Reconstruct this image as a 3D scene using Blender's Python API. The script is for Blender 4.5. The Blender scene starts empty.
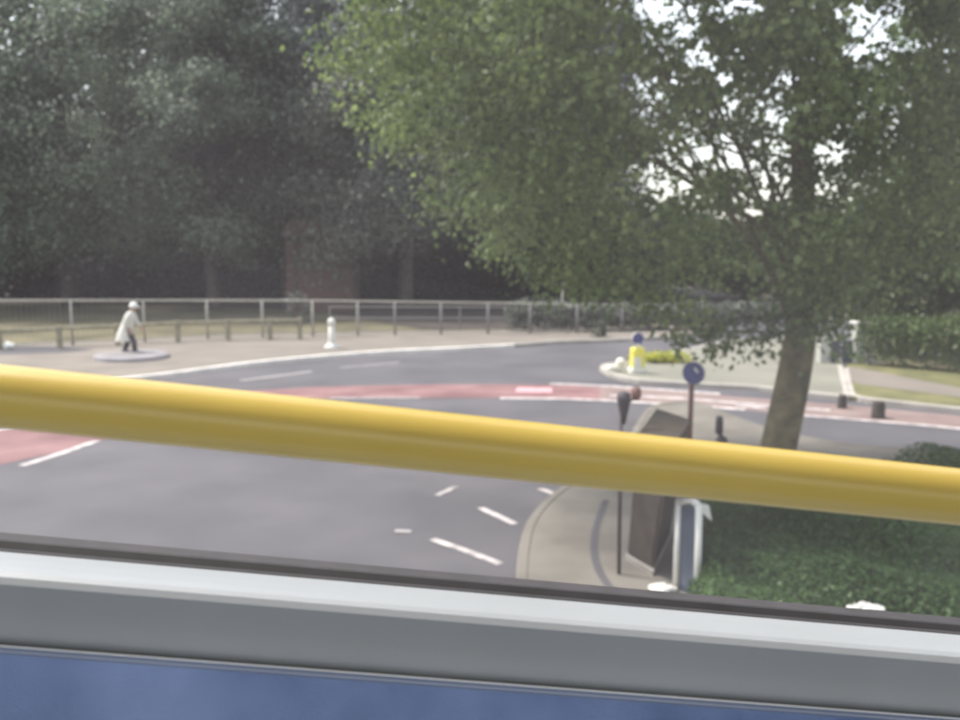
import bpy, math, random
import numpy as np
from mathutils import Vector, Matrix, noise
random.seed(7)
rng = np.random.default_rng(7)
S = bpy.context.scene
C = S.collection
R = math.radians

# ---------------------------------------------------------------- camera
F = 922.0; CAMH = 3.7; PITCH = R(7.4)
cam = bpy.data.cameras.new('camera'); camo = bpy.data.objects.new('camera', cam); C.objects.link(camo)
camo.location = (0, 0, CAMH); camo.rotation_euler = (R(90) - PITCH, 0, 0)
cam.sensor_width = 36; cam.lens = 36 * F / 960; cam.clip_start = .03; cam.clip_end = 2000
cam.dof.use_dof = True; cam.dof.focus_distance = .95; cam.dof.aperture_fstop = 7.0
S.camera = camo
CP, SP = math.cos(PITCH), math.sin(PITCH)
RIGHT = np.array([1., 0, 0]); FWD = np.array([0, CP, -SP]); UP = np.array([0, SP, CP]); EYE = np.array([0, 0, CAMH])

def ray(px, py): return (px - 480) / F * RIGHT - (py - 360) / F * UP + FWD
def G(px, py, z=0.):                      # the point of height z seen at a pixel
    r = ray(px, py); t = (z - CAMH) / r[2]; p = EYE + t * r
    return Vector((p[0], p[1], z))
def ZAT(py, Y):                           # the height seen at row py at distance Y
    r = ray(480, py); return CAMH + r[2] / r[1] * Y
def V(px, py, depth): return Vector(EYE + depth * ray(px, py))
def project(P):
    d = P - EYE; w = d @ FWD
    return 480 + F * (d @ RIGHT) / w, 360 - F * (d @ UP) / w

# ---------------------------------------------------------------- materials
def new_mat(name):
    m = bpy.data.materials.new(name); m.use_nodes = True; nt = m.node_tree
    return m, nt, nt.nodes['Principled BSDF']
def N(nt, typ, **kw):
    n = nt.nodes.new(typ)
    for k, v in kw.items(): setattr(n, k, v)
    return n
def mat(name, col, rough=.7, var=.15, scale=3., metal=0., bump=0., bscale=60., coat=0., col2=None, detail=6., spec=None):
    m, nt, b = new_mat(name)
    tc = N(nt, 'ShaderNodeTexCoord'); no = N(nt, 'ShaderNodeTexNoise'); no.inputs['Scale'].default_value = scale; no.inputs['Detail'].default_value = detail
    nt.links.new(tc.outputs['Object'], no.inputs['Vector'])
    cr = N(nt, 'ShaderNodeValToRGB'); cr.color_ramp.elements[0].position = .32; cr.color_ramp.elements[1].position = .68
    a = [max(0, c * (1 - var)) for c in col]; d = [min(1, c * (1 + var)) for c in (col2 or col)]
    cr.color_ramp.elements[0].color = (*a, 1); cr.color_ramp.elements[1].color = (*d, 1)
    nt.links.new(no.outputs['Fac'], cr.inputs['Fac']); nt.links.new(cr.outputs['Color'], b.inputs['Base Color'])
    b.inputs['Roughness'].default_value = rough; b.inputs['Metallic'].default_value = metal
    if coat: b.inputs['Coat Weight'].default_value = coat; b.inputs['Coat Roughness'].default_value = .15
    if spec is not None: b.inputs['Specular IOR Level'].default_value = spec
    if bump:
        n2 = N(nt, 'ShaderNodeTexNoise'); n2.inputs['Scale'].default_value = bscale; n2.inputs['Detail'].default_value = 4
        nt.links.new(tc.outputs['Object'], n2.inputs['Vector'])
        bp = N(nt, 'ShaderNodeBump'); bp.inputs['Strength'].default_value = bump; bp.inputs['Distance'].default_value = .01
        nt.links.new(n2.outputs['Fac'], bp.inputs['Height']); nt.links.new(bp.outputs['Normal'], b.inputs['Normal'])
    return m
def leaf_mat(name, dark, light, trans=.35, scale=.35, rough=.5):
    m, nt, b = new_mat(name)
    tc = N(nt, 'ShaderNodeTexCoord'); no = N(nt, 'ShaderNodeTexNoise'); no.inputs['Scale'].default_value = scale; no.inputs['Detail'].default_value = 3
    nt.links.new(tc.outputs['Object'], no.inputs['Vector'])
    g = N(nt, 'ShaderNodeNewGeometry')
    ad = N(nt, 'ShaderNodeMath', operation='MULTIPLY_ADD'); ad.inputs[1].default_value = .55; 
    nt.links.new(g.outputs['Random Per Island'], ad.inputs[0]); nt.links.new(no.outputs['Fac'], ad.inputs[2])
    cr = N(nt, 'ShaderNodeValToRGB'); cr.color_ramp.elements[0].position = .45; cr.color_ramp.elements[1].position = 1.1 - .05
    cr.color_ramp.elements[0].color = (*dark, 1); cr.color_ramp.elements[1].color = (*light, 1)
    nt.links.new(ad.outputs[0], cr.inputs['Fac']); nt.links.new(cr.outputs['Color'], b.inputs['Base Color'])
    b.inputs['Roughness'].default_value = rough
    tr = N(nt, 'ShaderNodeBsdfTranslucent'); mx = N(nt, 'ShaderNodeMixShader'); mx.inputs[0].default_value = trans
    nt.links.new(cr.outputs['Color'], tr.inputs['Color'])
    out = nt.nodes['Material Output']
    nt.links.new(b.outputs[0], mx.inputs[1]); nt.links.new(tr.outputs[0], mx.inputs[2]); nt.links.new(mx.outputs[0], out.inputs['Surface'])
    return m

M = {}
M['asphalt'] = mat('asphalt', (.066, .062, .073), .82, .16, .45, bump=.4, bscale=90, col2=(.080, .074, .083))
M['asphalt_dark'] = mat('asphalt_dark', (.075, .07, .078), .85, .15, .8, bump=.3)
M['red'] = mat('red_surfacing', (.175, .075, .08), .85, .25, .9, bump=.3, col2=(.19, .10, .10))
M['pink'] = mat('worn_red_surfacing', (.20, .13, .125), .85, .2, .8, bump=.3, col2=(.20, .15, .135))
M['paving'] = mat('paving', (.17, .147, .125), .85, .14, .7, bump=.3)
M['paving_near'] = mat('paving_near', (.15, .135, .115), .85, .2, 1.3, bump=.4)
M['concrete'] = mat('pale_concrete', (.18, .175, .14), .85, .14, .6, bump=.3)
M['kerb'] = mat('kerb', (.36, .33, .30), .8, .15, 2., bump=.3)
M['kerbpale'] = mat('kerb_pale', (.78, .73, .68), .8, .15, 2., bump=.3)
M['paint'] = mat('road_paint', (.30, .27, .27), .75, .25, 5., col2=(.52, .47, .46))
M['paintworn'] = mat('worn_road_paint', (.26, .24, .24), .8, .3, 9., col2=(.36, .33, .33))
M['paintpink'] = mat('pink_road_paint', (.50, .28, .30), .8, .2, 6.)
M['grass'] = mat('grass', (.10, .088, .042), .95, .35, .5, bump=.8, bscale=25, col2=(.115, .10, .055))
M['verge'] = mat('verge_grass', (.10, .105, .035), .95, .3, 1.2, bump=.8, bscale=25, col2=(.13, .12, .05))
M['soil'] = mat('woodland_floor', (.045, .034, .028), .95, .4, .4, bump=.6)
M['neargrass'] = mat('near_grass', (.035, .055, .02), .95, .4, 2., bump=.8, bscale=30)
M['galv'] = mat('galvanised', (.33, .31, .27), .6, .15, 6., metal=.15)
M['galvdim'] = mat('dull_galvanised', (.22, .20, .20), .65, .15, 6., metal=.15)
M['timber'] = mat('timber', (.24, .22, .15), .8, .25, 5., bump=.4)
M['bark'] = mat('bark', (.07, .058, .028), .9, .35, 5., bump=1., bscale=18, col2=(.12, .10, .05))
M['barkdark'] = mat('bark_dark', (.05, .042, .035), .9, .35, 3., bump=.8, bscale=18)
M['white'] = mat('white_paint', (.66, .64, .58), .5, .06, 6.)
M['offwhite'] = mat('offwhite', (.60, .58, .54), .6, .12, 6.)
M['yellow'] = mat('yellow_plastic', (.75, .68, .10), .45, .08, 6.)
M['blue'] = mat('sign_blue', (.055, .06, .19), .45, .1, 8.)
M['darkmetal'] = mat('dark_metal', (.045, .035, .04), .55, .2, 6.)
M['redbrown'] = mat('redbrown_post', (.16, .075, .06), .6, .2, 6.)
M['brown'] = mat('brown_cabinet', (.045, .037, .028), .6, .25, 5., bump=.3, bscale=40)
M['browntop'] = mat('brown_cabinet_top', (.055, .042, .033), .6, .2, 6.)
M['panelblue'] = mat('blue_grey_panel', (.055, .07, .10), .4, .2, 5.)
M['cloth_white'] = mat('cloth_white', (.62, .60, .54), .9, .08, 8., bump=.3, bscale=30)
M['cloth_dark'] = mat('cloth_dark', (.05, .045, .055), .9, .15, 8.)
M['skin'] = mat('skin', (.45, .28, .20), .6, .06, 8.)
M['shoe'] = mat('shoe', (.02, .02, .02), .5, .1, 8.)
M['cap'] = mat('white_cap', (.80, .79, .76), .8, .05, 8.)
M['tiles'] = mat('roof_tiles', (.10, .06, .045), .85, .25, 3., bump=.5, bscale=12)
M['glassdark'] = mat('dark_window', (.02, .022, .025), .15, .1, 3.)
M['render'] = mat('pale_render', (.42, .42, .38), .85, .12, 1.)
# brick
bm_, nt, b = new_mat('brick'); br = N(nt, 'ShaderNodeTexBrick'); tc = N(nt, 'ShaderNodeTexCoord')
mp = N(nt, 'ShaderNodeMapping'); mp.inputs['Rotation'].default_value = (R(90), 0, 0)
nt.links.new(tc.outputs['Object'], mp.inputs['Vector']); nt.links.new(mp.outputs[0], br.inputs['Vector'])
br.inputs['Color1'].default_value = (.11, .048, .04, 1); br.inputs['Color2'].default_value = (.08, .036, .03, 1); br.inputs['Mortar'].default_value = (.11, .09, .08, 1)
br.inputs['Scale'].default_value = 1.; br.inputs['Brick Width'].default_value = .225; br.inputs['Row Height'].default_value = .075; br.inputs['Mortar Size'].default_value = .01
nt.links.new(br.outputs['Color'], b.inputs['Base Color']); b.inputs['Roughness'].default_value = .9; M['brick'] = bm_
# bus
M['rail'] = mat('yellow_rail', (.80, .56, .12), .30, .05, 4., bump=.02, bscale=500, col2=(.82, .59, .14), spec=.6)
M['sill'] = mat('sill_plastic', (.35, .365, .39), .42, .06, 5., bump=.03, bscale=500, coat=.0)
M['rubber'] = mat('rubber', (.03, .026, .03), .8, .2, 40.)
M['busblue'] = mat('blue_panel', (.22, .30, .54), .85, .2, 7., bump=.2, bscale=600, col2=(.32, .40, .64))
M['trim'] = mat('trim_bead', (.62, .62, .62), .35, .05, 9.)
M['ceil'] = mat('ceiling_panel', (.45, .45, .43), .7, .05, 3.)
gm, nt, b = new_mat('window_glass')
out = nt.nodes['Material Output']; nt.nodes.remove(b)
tr = N(nt, 'ShaderNodeBsdfTransparent'); tr.inputs[0].default_value = (.96, .965, .96, 1)
gl = N(nt, 'ShaderNodeBsdfGlossy'); gl.inputs['Roughness'].default_value = .03
df = N(nt, 'ShaderNodeBsdfTranslucent'); df.inputs[0].default_value = (.80, .74, .78, 1)
fr = N(nt, 'ShaderNodeFresnel'); fr.inputs[0].default_value = 1.45
fm = N(nt, 'ShaderNodeMath', operation='MULTIPLY'); fm.inputs[1].default_value = .15; nt.links.new(fr.outputs[0], fm.inputs[0])
m1 = N(nt, 'ShaderNodeMixShader'); nt.links.new(fm.outputs[0], m1.inputs[0]); nt.links.new(tr.outputs[0], m1.inputs[1]); nt.links.new(gl.outputs[0], m1.inputs[2])
tc = N(nt, 'ShaderNodeTexCoord'); no = N(nt, 'ShaderNodeTexNoise'); no.inputs['Scale'].default_value = 7; no.inputs['Detail'].default_value = 5
nt.links.new(tc.outputs['Object'], no.inputs['Vector'])
mr = N(nt, 'ShaderNodeMapRange'); mr.inputs['From Min'].default_value = .3; mr.inputs['From Max'].default_value = .7; mr.inputs['To Min'].default_value = .05; mr.inputs['To Max'].default_value = .075
nt.links.new(no.outputs['Fac'], mr.inputs['Value'])
m2 = N(nt, 'ShaderNodeMixShader'); nt.links.new(mr.outputs[0], m2.inputs[0]); nt.links.new(m1.outputs[0], m2.inputs[1]); nt.links.new(df.outputs[0], m2.inputs[2])
nt.links.new(m2.outputs[0], out.inputs['Surface']); M['glass'] = gm

L = {}
L['grey'] = leaf_mat('leaf_grey_green', (.035, .055, .04), (.24, .30, .21), .55, .30)
L['blue'] = leaf_mat('leaf_bluish', (.034, .047, .046), (.17, .20, .19), .45, .3)
L['dull'] = leaf_mat('leaf_dull', (.04, .048, .042), (.20, .225, .18), .45, .4)
L['near'] = leaf_mat('leaf_plane', (.05, .085, .026), (.22, .28, .10), .55, .6)
L['right'] = leaf_mat('leaf_deep', (.028, .06, .018), (.13, .19, .06), .45, .4)
L['wood'] = leaf_mat('leaf_shade', (.014, .018, .014), (.035, .04, .03), .1, .3)  # deep shade under the canopy is put into this dark leaf colour
L['hedge'] = leaf_mat('leaf_hedge', (.05, .10, .028), (.09, .17, .05), .5, .7)
L['shrub'] = leaf_mat('leaf_shrub', (.04, .05, .04), (.12, .14, .11), .2, 2.)
L['yellowfl'] = leaf_mat('petal_yellow', (.20, .24, .03), (.60, .58, .08), .3, 4.)

# ---------------------------------------------------------------- object helpers
def tag(o, label, cat, group=None, kind=None):
    if label: o['label'] = label
    if cat: o['category'] = cat
    if group: o['group'] = group
    if kind: o['kind'] = kind
    return o
def thing(name, loc, label, cat, group=None):
    o = bpy.data.objects.new(name, None); C.objects.link(o); o.location = loc; o.empty_display_size = .2
    return tag(o, label, cat, group)
def origin(o):
    p = Vector(o.location)
    while o.parent: o = o.parent; p = p + Vector(o.location)
    return p
def mesh(name, verts, faces, m, parent=None, smooth=False, loc=None):
    """verts in world coordinates; the object is placed under its parent"""
    me = bpy.data.meshes.new(name); off = origin(parent) if parent else (Vector(loc) if loc is not None else Vector((0, 0, 0)))
    me.from_pydata([tuple(Vector(v) - off) for v in verts], [], faces); me.update()
    if smooth: me.polygons.foreach_set('use_smooth', [True] * len(me.polygons))
    o = bpy.data.objects.new(name, me); C.objects.link(o)
    if m: me.materials.append(m)
    if parent: o.parent = parent
    else: o.location = off
    return o
class B:
    def __init__(s): s.v = []; s.f = []
    def add(s, v, f):
        k = len(s.v); s.v += [Vector(x) for x in v]; s.f += [tuple(i + k for i in q) for q in f]; return s
    def box(s, c, size, rz=0., bev=0.):
        hx, hy, hz = [d / 2 for d in size]; c = Vector(c); rot = Matrix.Rotation(rz, 3, 'Z')
        if bev <= 0:
            v = [c + rot @ Vector((x * hx, y * hy, z * hz)) for z in (-1, 1) for x, y in ((-1, -1), (1, -1), (1, 1), (-1, 1))]
            return s.add(v, [(3, 2, 1, 0), (4, 5, 6, 7), (0, 1, 5, 4), (1, 2, 6, 5), (2, 3, 7, 6), (3, 0, 4, 7)])
        e = bev; ring = [(-hx + e, -hy), (hx - e, -hy), (hx, -hy + e), (hx, hy - e), (hx - e, hy), (-hx + e, hy), (-hx, hy - e), (-hx, -hy + e)]
        zs = [(-hz, 1 - e / max(hx, hy) * .6), (-hz + e, 1), (hz - e, 1), (hz, 1 - e / max(hx, hy) * .6)]
        v = [c + rot @ Vector((x * k, y * k, z)) for z, k in zs for x, y in ring]
        f = [tuple(range(7, -1, -1)), tuple(range(24, 32))]
        for j in range(3):
            for i in range(8): f.append((j * 8 + i, j * 8 + (i + 1) % 8, j * 8 + 8 + (i + 1) % 8, j * 8 + 8 + i))
        return s.add(v, f)
    def tube(s, pts, rad, n=10, cap=True):
        pts = [Vector(p) for p in pts]; rad = rad if hasattr(rad, '__len__') else [rad] * len(pts)
        k0 = len(s.v); prev = None
        for i, p in enumerate(pts):
            d = (pts[min(i + 1, len(pts) - 1)] - pts[max(i - 1, 0)]).normalized()
            if prev is None: a = d.orthogonal().normalized()
            else: a = (prev - d * prev.dot(d)).normalized()
            prev = a; b = d.cross(a)
            for j in range(n):
                t = 2 * math.pi * j / n; s.v.append(p + (a * math.cos(t) + b * math.sin(t)) * rad[i])
        for i in range(len(pts) - 1):
            for j in range(n):
                s.f.append((k0 + i * n + j, k0 + i * n + (j + 1) % n, k0 + (i + 1) * n + (j + 1) % n, k0 + (i + 1) * n + j))
        if cap:
            s.f.append(tuple(k0 + j for j in range(n - 1, -1, -1))); e = k0 + (len(pts) - 1) * n; s.f.append(tuple(e + j for j in range(n)))
        return s
    def lathe(s, base, prof, n=20):          # prof: (r, z)
        return s.tube([Vector(base) + Vector((0, 0, z)) for r, z in prof], [max(r, .001) for r, z in prof], n)
    def obj(s, name, m, parent=None, smooth=False, loc=None): return mesh(name, s.v, s.f, m, parent, smooth, loc)

def smooth_line(pts, k=6):
    pts = [Vector(p) for p in pts]; out = []
    for i in range(len(pts) - 1):
        p0, p1, p2, p3 = pts[max(i - 1, 0)], pts[i], pts[i + 1], pts[min(i + 2, len(pts) - 1)]
        for j in range(k):
            t = j / k
            out.append(.5 * ((2 * p1) + (p2 - p0) * t + (2 * p0 - 5 * p1 + 4 * p2 - p3) * t * t + (3 * p1 - p0 - 3 * p2 + p3) * t ** 3))
    return out + [pts[-1]]
def px_line(pts, z=0., k=6): return smooth_line([G(x, y, z) for x, y in pts], k)
def ribbon(name, top, bot, z, m, label=None):
    a = [Vector((p.x, p.y, z)) for p in top]; b = [Vector((p.x, p.y, z)) for p in bot]
    n = min(len(a), len(b)); v = a[:n] + b[:n]
    f = [(n + i, n + i + 1, i + 1, i) for i in range(n - 1)]
    o = mesh(name, v, f, m); tag(o, label, None, kind='structure'); return o
def stripe(pts, w, z):                     # flat painted line of width w (metres)
    v = []; f = []
    for i, p in enumerate(pts):
        d = pts[min(i + 1, len(pts) - 1)] - pts[max(i - 1, 0)]; d.z = 0; d.normalize(); nrm = Vector((-d.y, d.x, 0)) * w / 2
        v += [Vector((p.x, p.y, z)) + nrm, Vector((p.x, p.y, z)) - nrm]
    for i in range(len(pts) - 1): f.append((2 * i, 2 * i + 1, 2 * i + 3, 2 * i + 2))
    return v, f
def slab(name, outline, z0, z1, m, label=None):  # raised sheet with sides, outline ccw or cw
    n = len(outline)
    area = sum(outline[i].x * outline[(i + 1) % n].y - outline[(i + 1) % n].x * outline[i].y for i in range(n))
    if area < 0: outline = outline[::-1]
    v = [Vector((p.x, p.y, z1)) for p in outline] + [Vector((p.x, p.y, z0)) for p in outline]
    f = [tuple(range(n))] + [(i + n, (i + 1) % n + n, (i + 1) % n, i) for i in range(n)]
    o = mesh(name, v, f, m); tag(o, label, None, kind='structure'); return o
def kerb(name, line, w, z1, m):             # a kerb bar following a line
    v = []; f = []; n = len(line)
    for i, p in enumerate(line):
        d = line[min(i + 1, n - 1)] - line[max(i - 1, 0)]; d.z = 0; d.normalize(); q = Vector((-d.y, d.x, 0)) * w / 2
        for a, z in ((1, -.05), (1, z1 - .02), (.8, z1), (-.8, z1), (-1, z1 - .02), (-1, -.05)): v.append(Vector((p.x, p.y, z)) + q * a)
    for i in range(n - 1):
        for j in range(5): f.append((6 * i + j, 6 * i + 6 + j, 6 * i + 7 + j, 6 * i + 1 + j))
    f += [(0, 1, 2, 3, 4, 5), tuple(6 * n - 1 - j for j in range(6))]
    o = mesh(name, v, f, m); tag(o, None, None, kind='structure'); return o

# ---------------------------------------------------------------- foliage
def leaf_mesh(name, P, size, m, parent, drop=.25, loc=None, nrm=None, loose=.55):
    """one rhombus leaf per point of P (world)"""
    n = len(P); a = rng.normal(size=(n, 3)); a[:, 2] = a[:, 2] * .6 - drop; a /= np.linalg.norm(a, axis=1)[:, None]
    b = rng.normal(size=(n, 3)); b[:, 2] *= .45; b -= (b * a).sum(1)[:, None] * a; b /= np.linalg.norm(b, axis=1)[:, None]
    s = size * rng.uniform(.6, 1.25, n)[:, None]
    c = np.cross(a, b)
    if nrm is not None:                       # leaves lie roughly along the outside of their clump
        c = nrm / (np.linalg.norm(nrm, axis=1)[:, None] + 1e-6) + np.array([0, 0, .35]) + rng.normal(size=(n, 3)) * loose
        c /= np.linalg.norm(c, axis=1)[:, None]; a = rng.normal(size=(n, 3)); a -= (a * c).sum(1)[:, None] * c
        a /= np.linalg.norm(a, axis=1)[:, None]; b = np.cross(c, a)
    off = np.array(origin(parent)) if parent else np.array(loc if loc is not None else (0, 0, 0))
    Pn = P - off
    q = np.stack([Pn - a * s * .5, Pn + b * s * .36 - a * s * .05 + c * s * .08, Pn + a * s * .5, Pn - b * s * .36 - a * s * .05 + c * s * .08], 1).reshape(-1, 3)
    me = bpy.data.meshes.new(name); me.vertices.add(4 * n); me.vertices.foreach_set('co', q.astype(np.float32).ravel())
    me.loops.add(4 * n); me.loops.foreach_set('vertex_index', np.arange(4 * n, dtype=np.int32))
    me.polygons.add(n); me.polygons.foreach_set('loop_start', np.arange(0, 4 * n, 4, dtype=np.int32)); me.polygons.foreach_set('loop_total', np.full(n, 4, np.int32))
    me.update(calc_edges=True); me.materials.append(m)
    o = bpy.data.objects.new(name, me); C.objects.link(o)
    if parent: o.parent = parent
    else: o.location = off
    return o
def clumps(center, radii, n_clump, per, sig, shell=.55, flat=.75, keep=None, bottom=-1., wob=.22):
    c = np.array(center, float); r = np.array(radii, float); pts = []
    seed = rng.uniform(0, 100, 3); tries = 0
    while len(pts) < n_clump and tries < n_clump * 20:
        tries += 1
        d = rng.normal(size=3); d /= np.linalg.norm(d)
        if d[2] < bottom: continue
        nz = noise.noise(Vector(d * 2.1 + seed)) * 1.6
        rad = rng.uniform(shell, 1) ** .6 * (1 + wob * nz)
        p = c + d * r * rad
        if keep is not None and not keep(p): continue
        pts.append(p)
    pts = np.array(pts)
    k = rng.integers(int(per * .5), int(per * 1.5), len(pts))
    sg = sig * rng.uniform(.6, 1.35, len(pts))
    base = np.repeat(pts, k, 0); s = np.repeat(sg, k)[:, None]
    o = rng.normal(size=base.shape); o[:, 2] *= flat
    clumps.out = o
    return base + o * s, pts
def limb(b, p, d, length, r, depth, rnd, tips, spread=.55):
    pts = [Vector(p)]; rad = [r]; q = Vector(p); d = Vector(d).normalized(); k = 5
    for i in range(k):
        d = (d + Vector((rnd.gauss(0, .10), rnd.gauss(0, .10), rnd.gauss(.03, .07)))).normalized()
        q = q + d * length / k; pts.append(q.copy()); rad.append(r * (1 - .45 * (i + 1) / k))
    b.tube(pts, rad, 8 if r > .08 else 5)
    tips.append(q.copy())
    if depth > 0:
        for j in range(3):
            a = pts[2 + j % 4]; side = Vector((rnd.gauss(0, 1), rnd.gauss(0, 1), rnd.gauss(.25, .5))).normalized()
            limb(b, a, d * (1 - spread) + side * spread, length * rnd.uniform(.6, .8), r * .5, depth - 1, rnd, tips, spread)
def tree(base, height, radii, lm, label, group=None, trunk_r=.35, n_clump=260, per=150, sig=.7, leaf=.28, crown_z=None, name='tree', bark='barkdark', bottom=-1, keep=None, cat='tree', shell=.55, wob=.22):
    t = thing(name, base, label, cat, group)
    rnd = random.Random(hash((round(base[0], 2), round(base[1], 2))) & 0xffff)
    b = B(); top = Vector(base) + Vector((rnd.gauss(0, .3), rnd.gauss(0, .3), height * .45))
    mid = (Vector(base) + top) / 2 + Vector((rnd.gauss(0, .15), rnd.gauss(0, .15), 0))
    b.tube([Vector(base) - Vector((0, 0, .1)), Vector(base) + Vector((0, 0, .3)), mid, top], [trunk_r * 1.4, trunk_r, trunk_r * .85, trunk_r * .6], 12)
    tips = []
    for j in range(6):
        a = j * 1.05 + rnd.random(); limb(b, top - Vector((0, 0, rnd.uniform(0, height * .2))), (math.cos(a), math.sin(a), rnd.uniform(.3, 1.1)), radii[0] * .7, trunk_r * .45, 1, rnd, tips)
    b.obj('trunk', M[bark], t, True)
    cz = crown_z if crown_z is not None else height - radii[2] - .9
    c = (base[0], base[1], base[2] + cz)
    P, _ = clumps(c, radii, n_clump, per, sig, bottom=bottom, keep=keep, shell=shell, flat=.6, wob=wob)
    ok = P[:, 2] > .1
    leaf_mesh('crown', P[ok], leaf, lm, t, nrm=clumps.out[ok])
    return t

# ---------------------------------------------------------------- world and light
w = bpy.data.worlds.new('World'); S.world = w; w.use_nodes = True; nt = w.node_tree
sky = nt.nodes.new('ShaderNodeTexSky'); sky.sky_type = 'NISHITA'; sky.sun_disc = False
SUN_EL, SUN_AZ = R(58), R(-64)             # azimuth from +Y towards +X
sky.sun_elevation = SUN_EL; sky.sun_rotation = SUN_AZ; sky.air_density = 1.3; sky.dust_density = 1.5; sky.ozone_density = 1.
bg = nt.nodes['Background']; hs = nt.nodes.new('ShaderNodeHueSaturation'); hs.inputs['Saturation'].default_value = .35; nt.links.new(sky.outputs[0], hs.inputs['Color']); nt.links.new(hs.outputs[0], bg.inputs[0]); bg.inputs[1].default_value = .15
sl = bpy.data.lights.new('sun', 'SUN'); so = bpy.data.objects.new('sun', sl); C.objects.link(so)
sl.energy = 2.5; sl.angle = R(10); sl.color = (1, .95, .87)
sd = Vector((math.sin(SUN_AZ) * math.cos(SUN_EL), math.cos(SUN_AZ) * math.cos(SUN_EL), math.sin(SUN_EL)))
so.rotation_euler = sd.to_track_quat('Z', 'Y').to_euler(); so.location = (0, 0, 30)
vs = S.view_settings; vs.view_transform = 'Standard'; vs.look = 'None'; vs.exposure = 1.3; vs.gamma = 1; vs.use_curve_mapping = False

# ---------------------------------------------------------------- ground
def sheet(name, x0, x1, y0, y1, z, m):
    o = mesh(name, [(x0, y0, z), (x1, y0, z), (x1, y1, z), (x0, y1, z)], [(0, 1, 2, 3)], m); return tag(o, None, None, kind='structure')
sheet('ground', -700, 700, -300, 1200, -.012, M['grass'])
far_kerb = [(-420, 470), (-200, 422), (-60, 403), (60, 389), (165, 377), (240, 367), (300, 360.5), (380, 354), (440, 351), (480, 349), (520, 346.5), (560, 343.5), (610, 342), (660, 339), (720, 335)]
fk = px_line(far_kerb)
# asphalt: everything on the camera's side of the far kerb, and the side road beyond on the right
road_out = list(fk) + [G(730, 318), G(860, 318), G(868, 350), G(900, 378), G(1000, 400), G(1300, 440)] + [Vector((60, 15, 0)), Vector((60, -12, 0)), Vector((-60, -12, 0)), Vector((-60, 14, 0))]
n = len(road_out)
slab('road', road_out, -.06, 0., M['asphalt'])
# far pavement with its kerb
fence_line = [(-420, 388), (-200, 362), (0, 348.5), (75, 345.5), (145, 342), (208, 339), (263, 337.5), (313, 336.5), (358, 335.5), (395, 335), (440, 334.5), (488, 334), (530, 333.5), (575, 333), (640, 331), (720, 327)]
fl = px_line(fence_line)
slab('far_pavement', [p.copy() for p in fk] + [p + Vector((0, .5, 0)) for p in reversed(fl)], -.05, .11, M['paving'])
kerb('far_kerb', [p + Vector((0, -.08, 0)) for p in fk[:60]], .16, .125, M['kerbpale'])
kerb('far_kerb_end', [p + Vector((0, -.08, 0)) for p in fk[59:]], .16, .125, M['kerb'])
slab('cycle_path', [G(-120, 346, .11), G(0, 343.5 + 2, .11), G(70, 345.5 + 1.5, .11), G(92, 350, .11), G(60, 353, .11), G(-60, 357, .11)], .10, .115, M['asphalt_dark'])
# woodland floor
fw = [G(-600, 306), G(0, 303), G(200, 305), G(330, 313), G(420, 329), G(560, 329), G(700, 321), Vector((60, 160, 0)), Vector((-160, 160, 0)), Vector((-90, 60, 0))]
slab('woodland_floor', fw, -.02, .004, M['soil'])
# red cycle lane
top = px_line([(-260, 466), (-120, 448), (0, 430), (100, 411), (200, 396), (300, 388), (400, 385), (480, 384.5), (550, 385), (600, 387)], k=8)
bot = px_line([(-260, 580), (-120, 500), (0, 465), (75, 448), (180, 415), (270, 401), (360, 398.5), (450, 398), (530, 398.5), (600, 401)], k=8)
ribbon('red_cycle_lane', top, bot, .004, M['red'])
top2 = px_line([(600, 387), (640, 389), (700, 393.5), (740, 397), (830, 404), (960, 416), (1150, 436)], k=8)
bot2 = px_line([(600, 401), (640, 402), (700, 406), (740, 409.5), (830, 418), (960, 429), (1150, 450)], k=8)
ribbon('worn_red_cycle_lane', top2, bot2, .004, M['pink'])
lines = B()
def ln(pts, w, k=6):
    v, f = stripe(px_line(pts, k=k), w, .009); lines.add(v, f)
ln([(22, 466), (60, 454), (97, 441)], .16)
ln([(-40, 434), (0, 430), (30, 424)], .15)
ln([(500, 398.5), (560, 399), (620, 401.5), (700, 406.5), (745, 410)], .22)
ln([(550, 384), (600, 386), (650, 389), (720, 394)], .22)
ln([(610, 395.5), (650, 397), (700, 400), (740, 403.5), (830, 410.5)], .2)
ln([(735, 405.5), (765, 408)], .22)
ln([(800, 415.5), (870, 421), (960, 429), (1100, 444)], .17)
ln([(432, 539.5), (468, 552), (500, 564.5)], .11); ln([(480, 508), (515, 524.5)], .11); ln([(540, 489), (562, 497)], .11)
tag(lines.obj('road_markings', M['paint']), None, None, kind='structure')
lines = B()
ln([(395, 531), (411, 532)], .1); ln([(437, 496), (456, 487)], .1); ln([(330, 398.5), (375, 398), (420, 398)], .14); ln([(240, 400.5), (290, 401)], .10)
ln([(240, 381), (275, 376.5), (312, 371.5)], .17); ln([(340, 368), (400, 362.5)], .12);
tag(lines.obj('worn_road_markings', M['paintworn']), None, None, kind='structure')
lines = B(); ln([(516, 390), (552, 390.5)], .75)
tag(lines.obj('pink_road_marking', M['paintpink']), None, None, kind='structure')
# big pale island
isl = [(602, 371), (612, 377), (640, 383.5), (700, 387.5), (760, 391), (835, 399.5), (846, 398), (842, 380), (838, 362), (830, 340), (740, 342), (690, 352), (650, 362), (620, 366), (606, 368)]
il = smooth_line([G(*p) for p in isl] + [G(*isl[0])], 4)[:-1]
slab('traffic_island', il, -.05, .115, M['concrete'])
kerb('island_kerb', il + [il[0]], .15, .125, M['kerb'])
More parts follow.
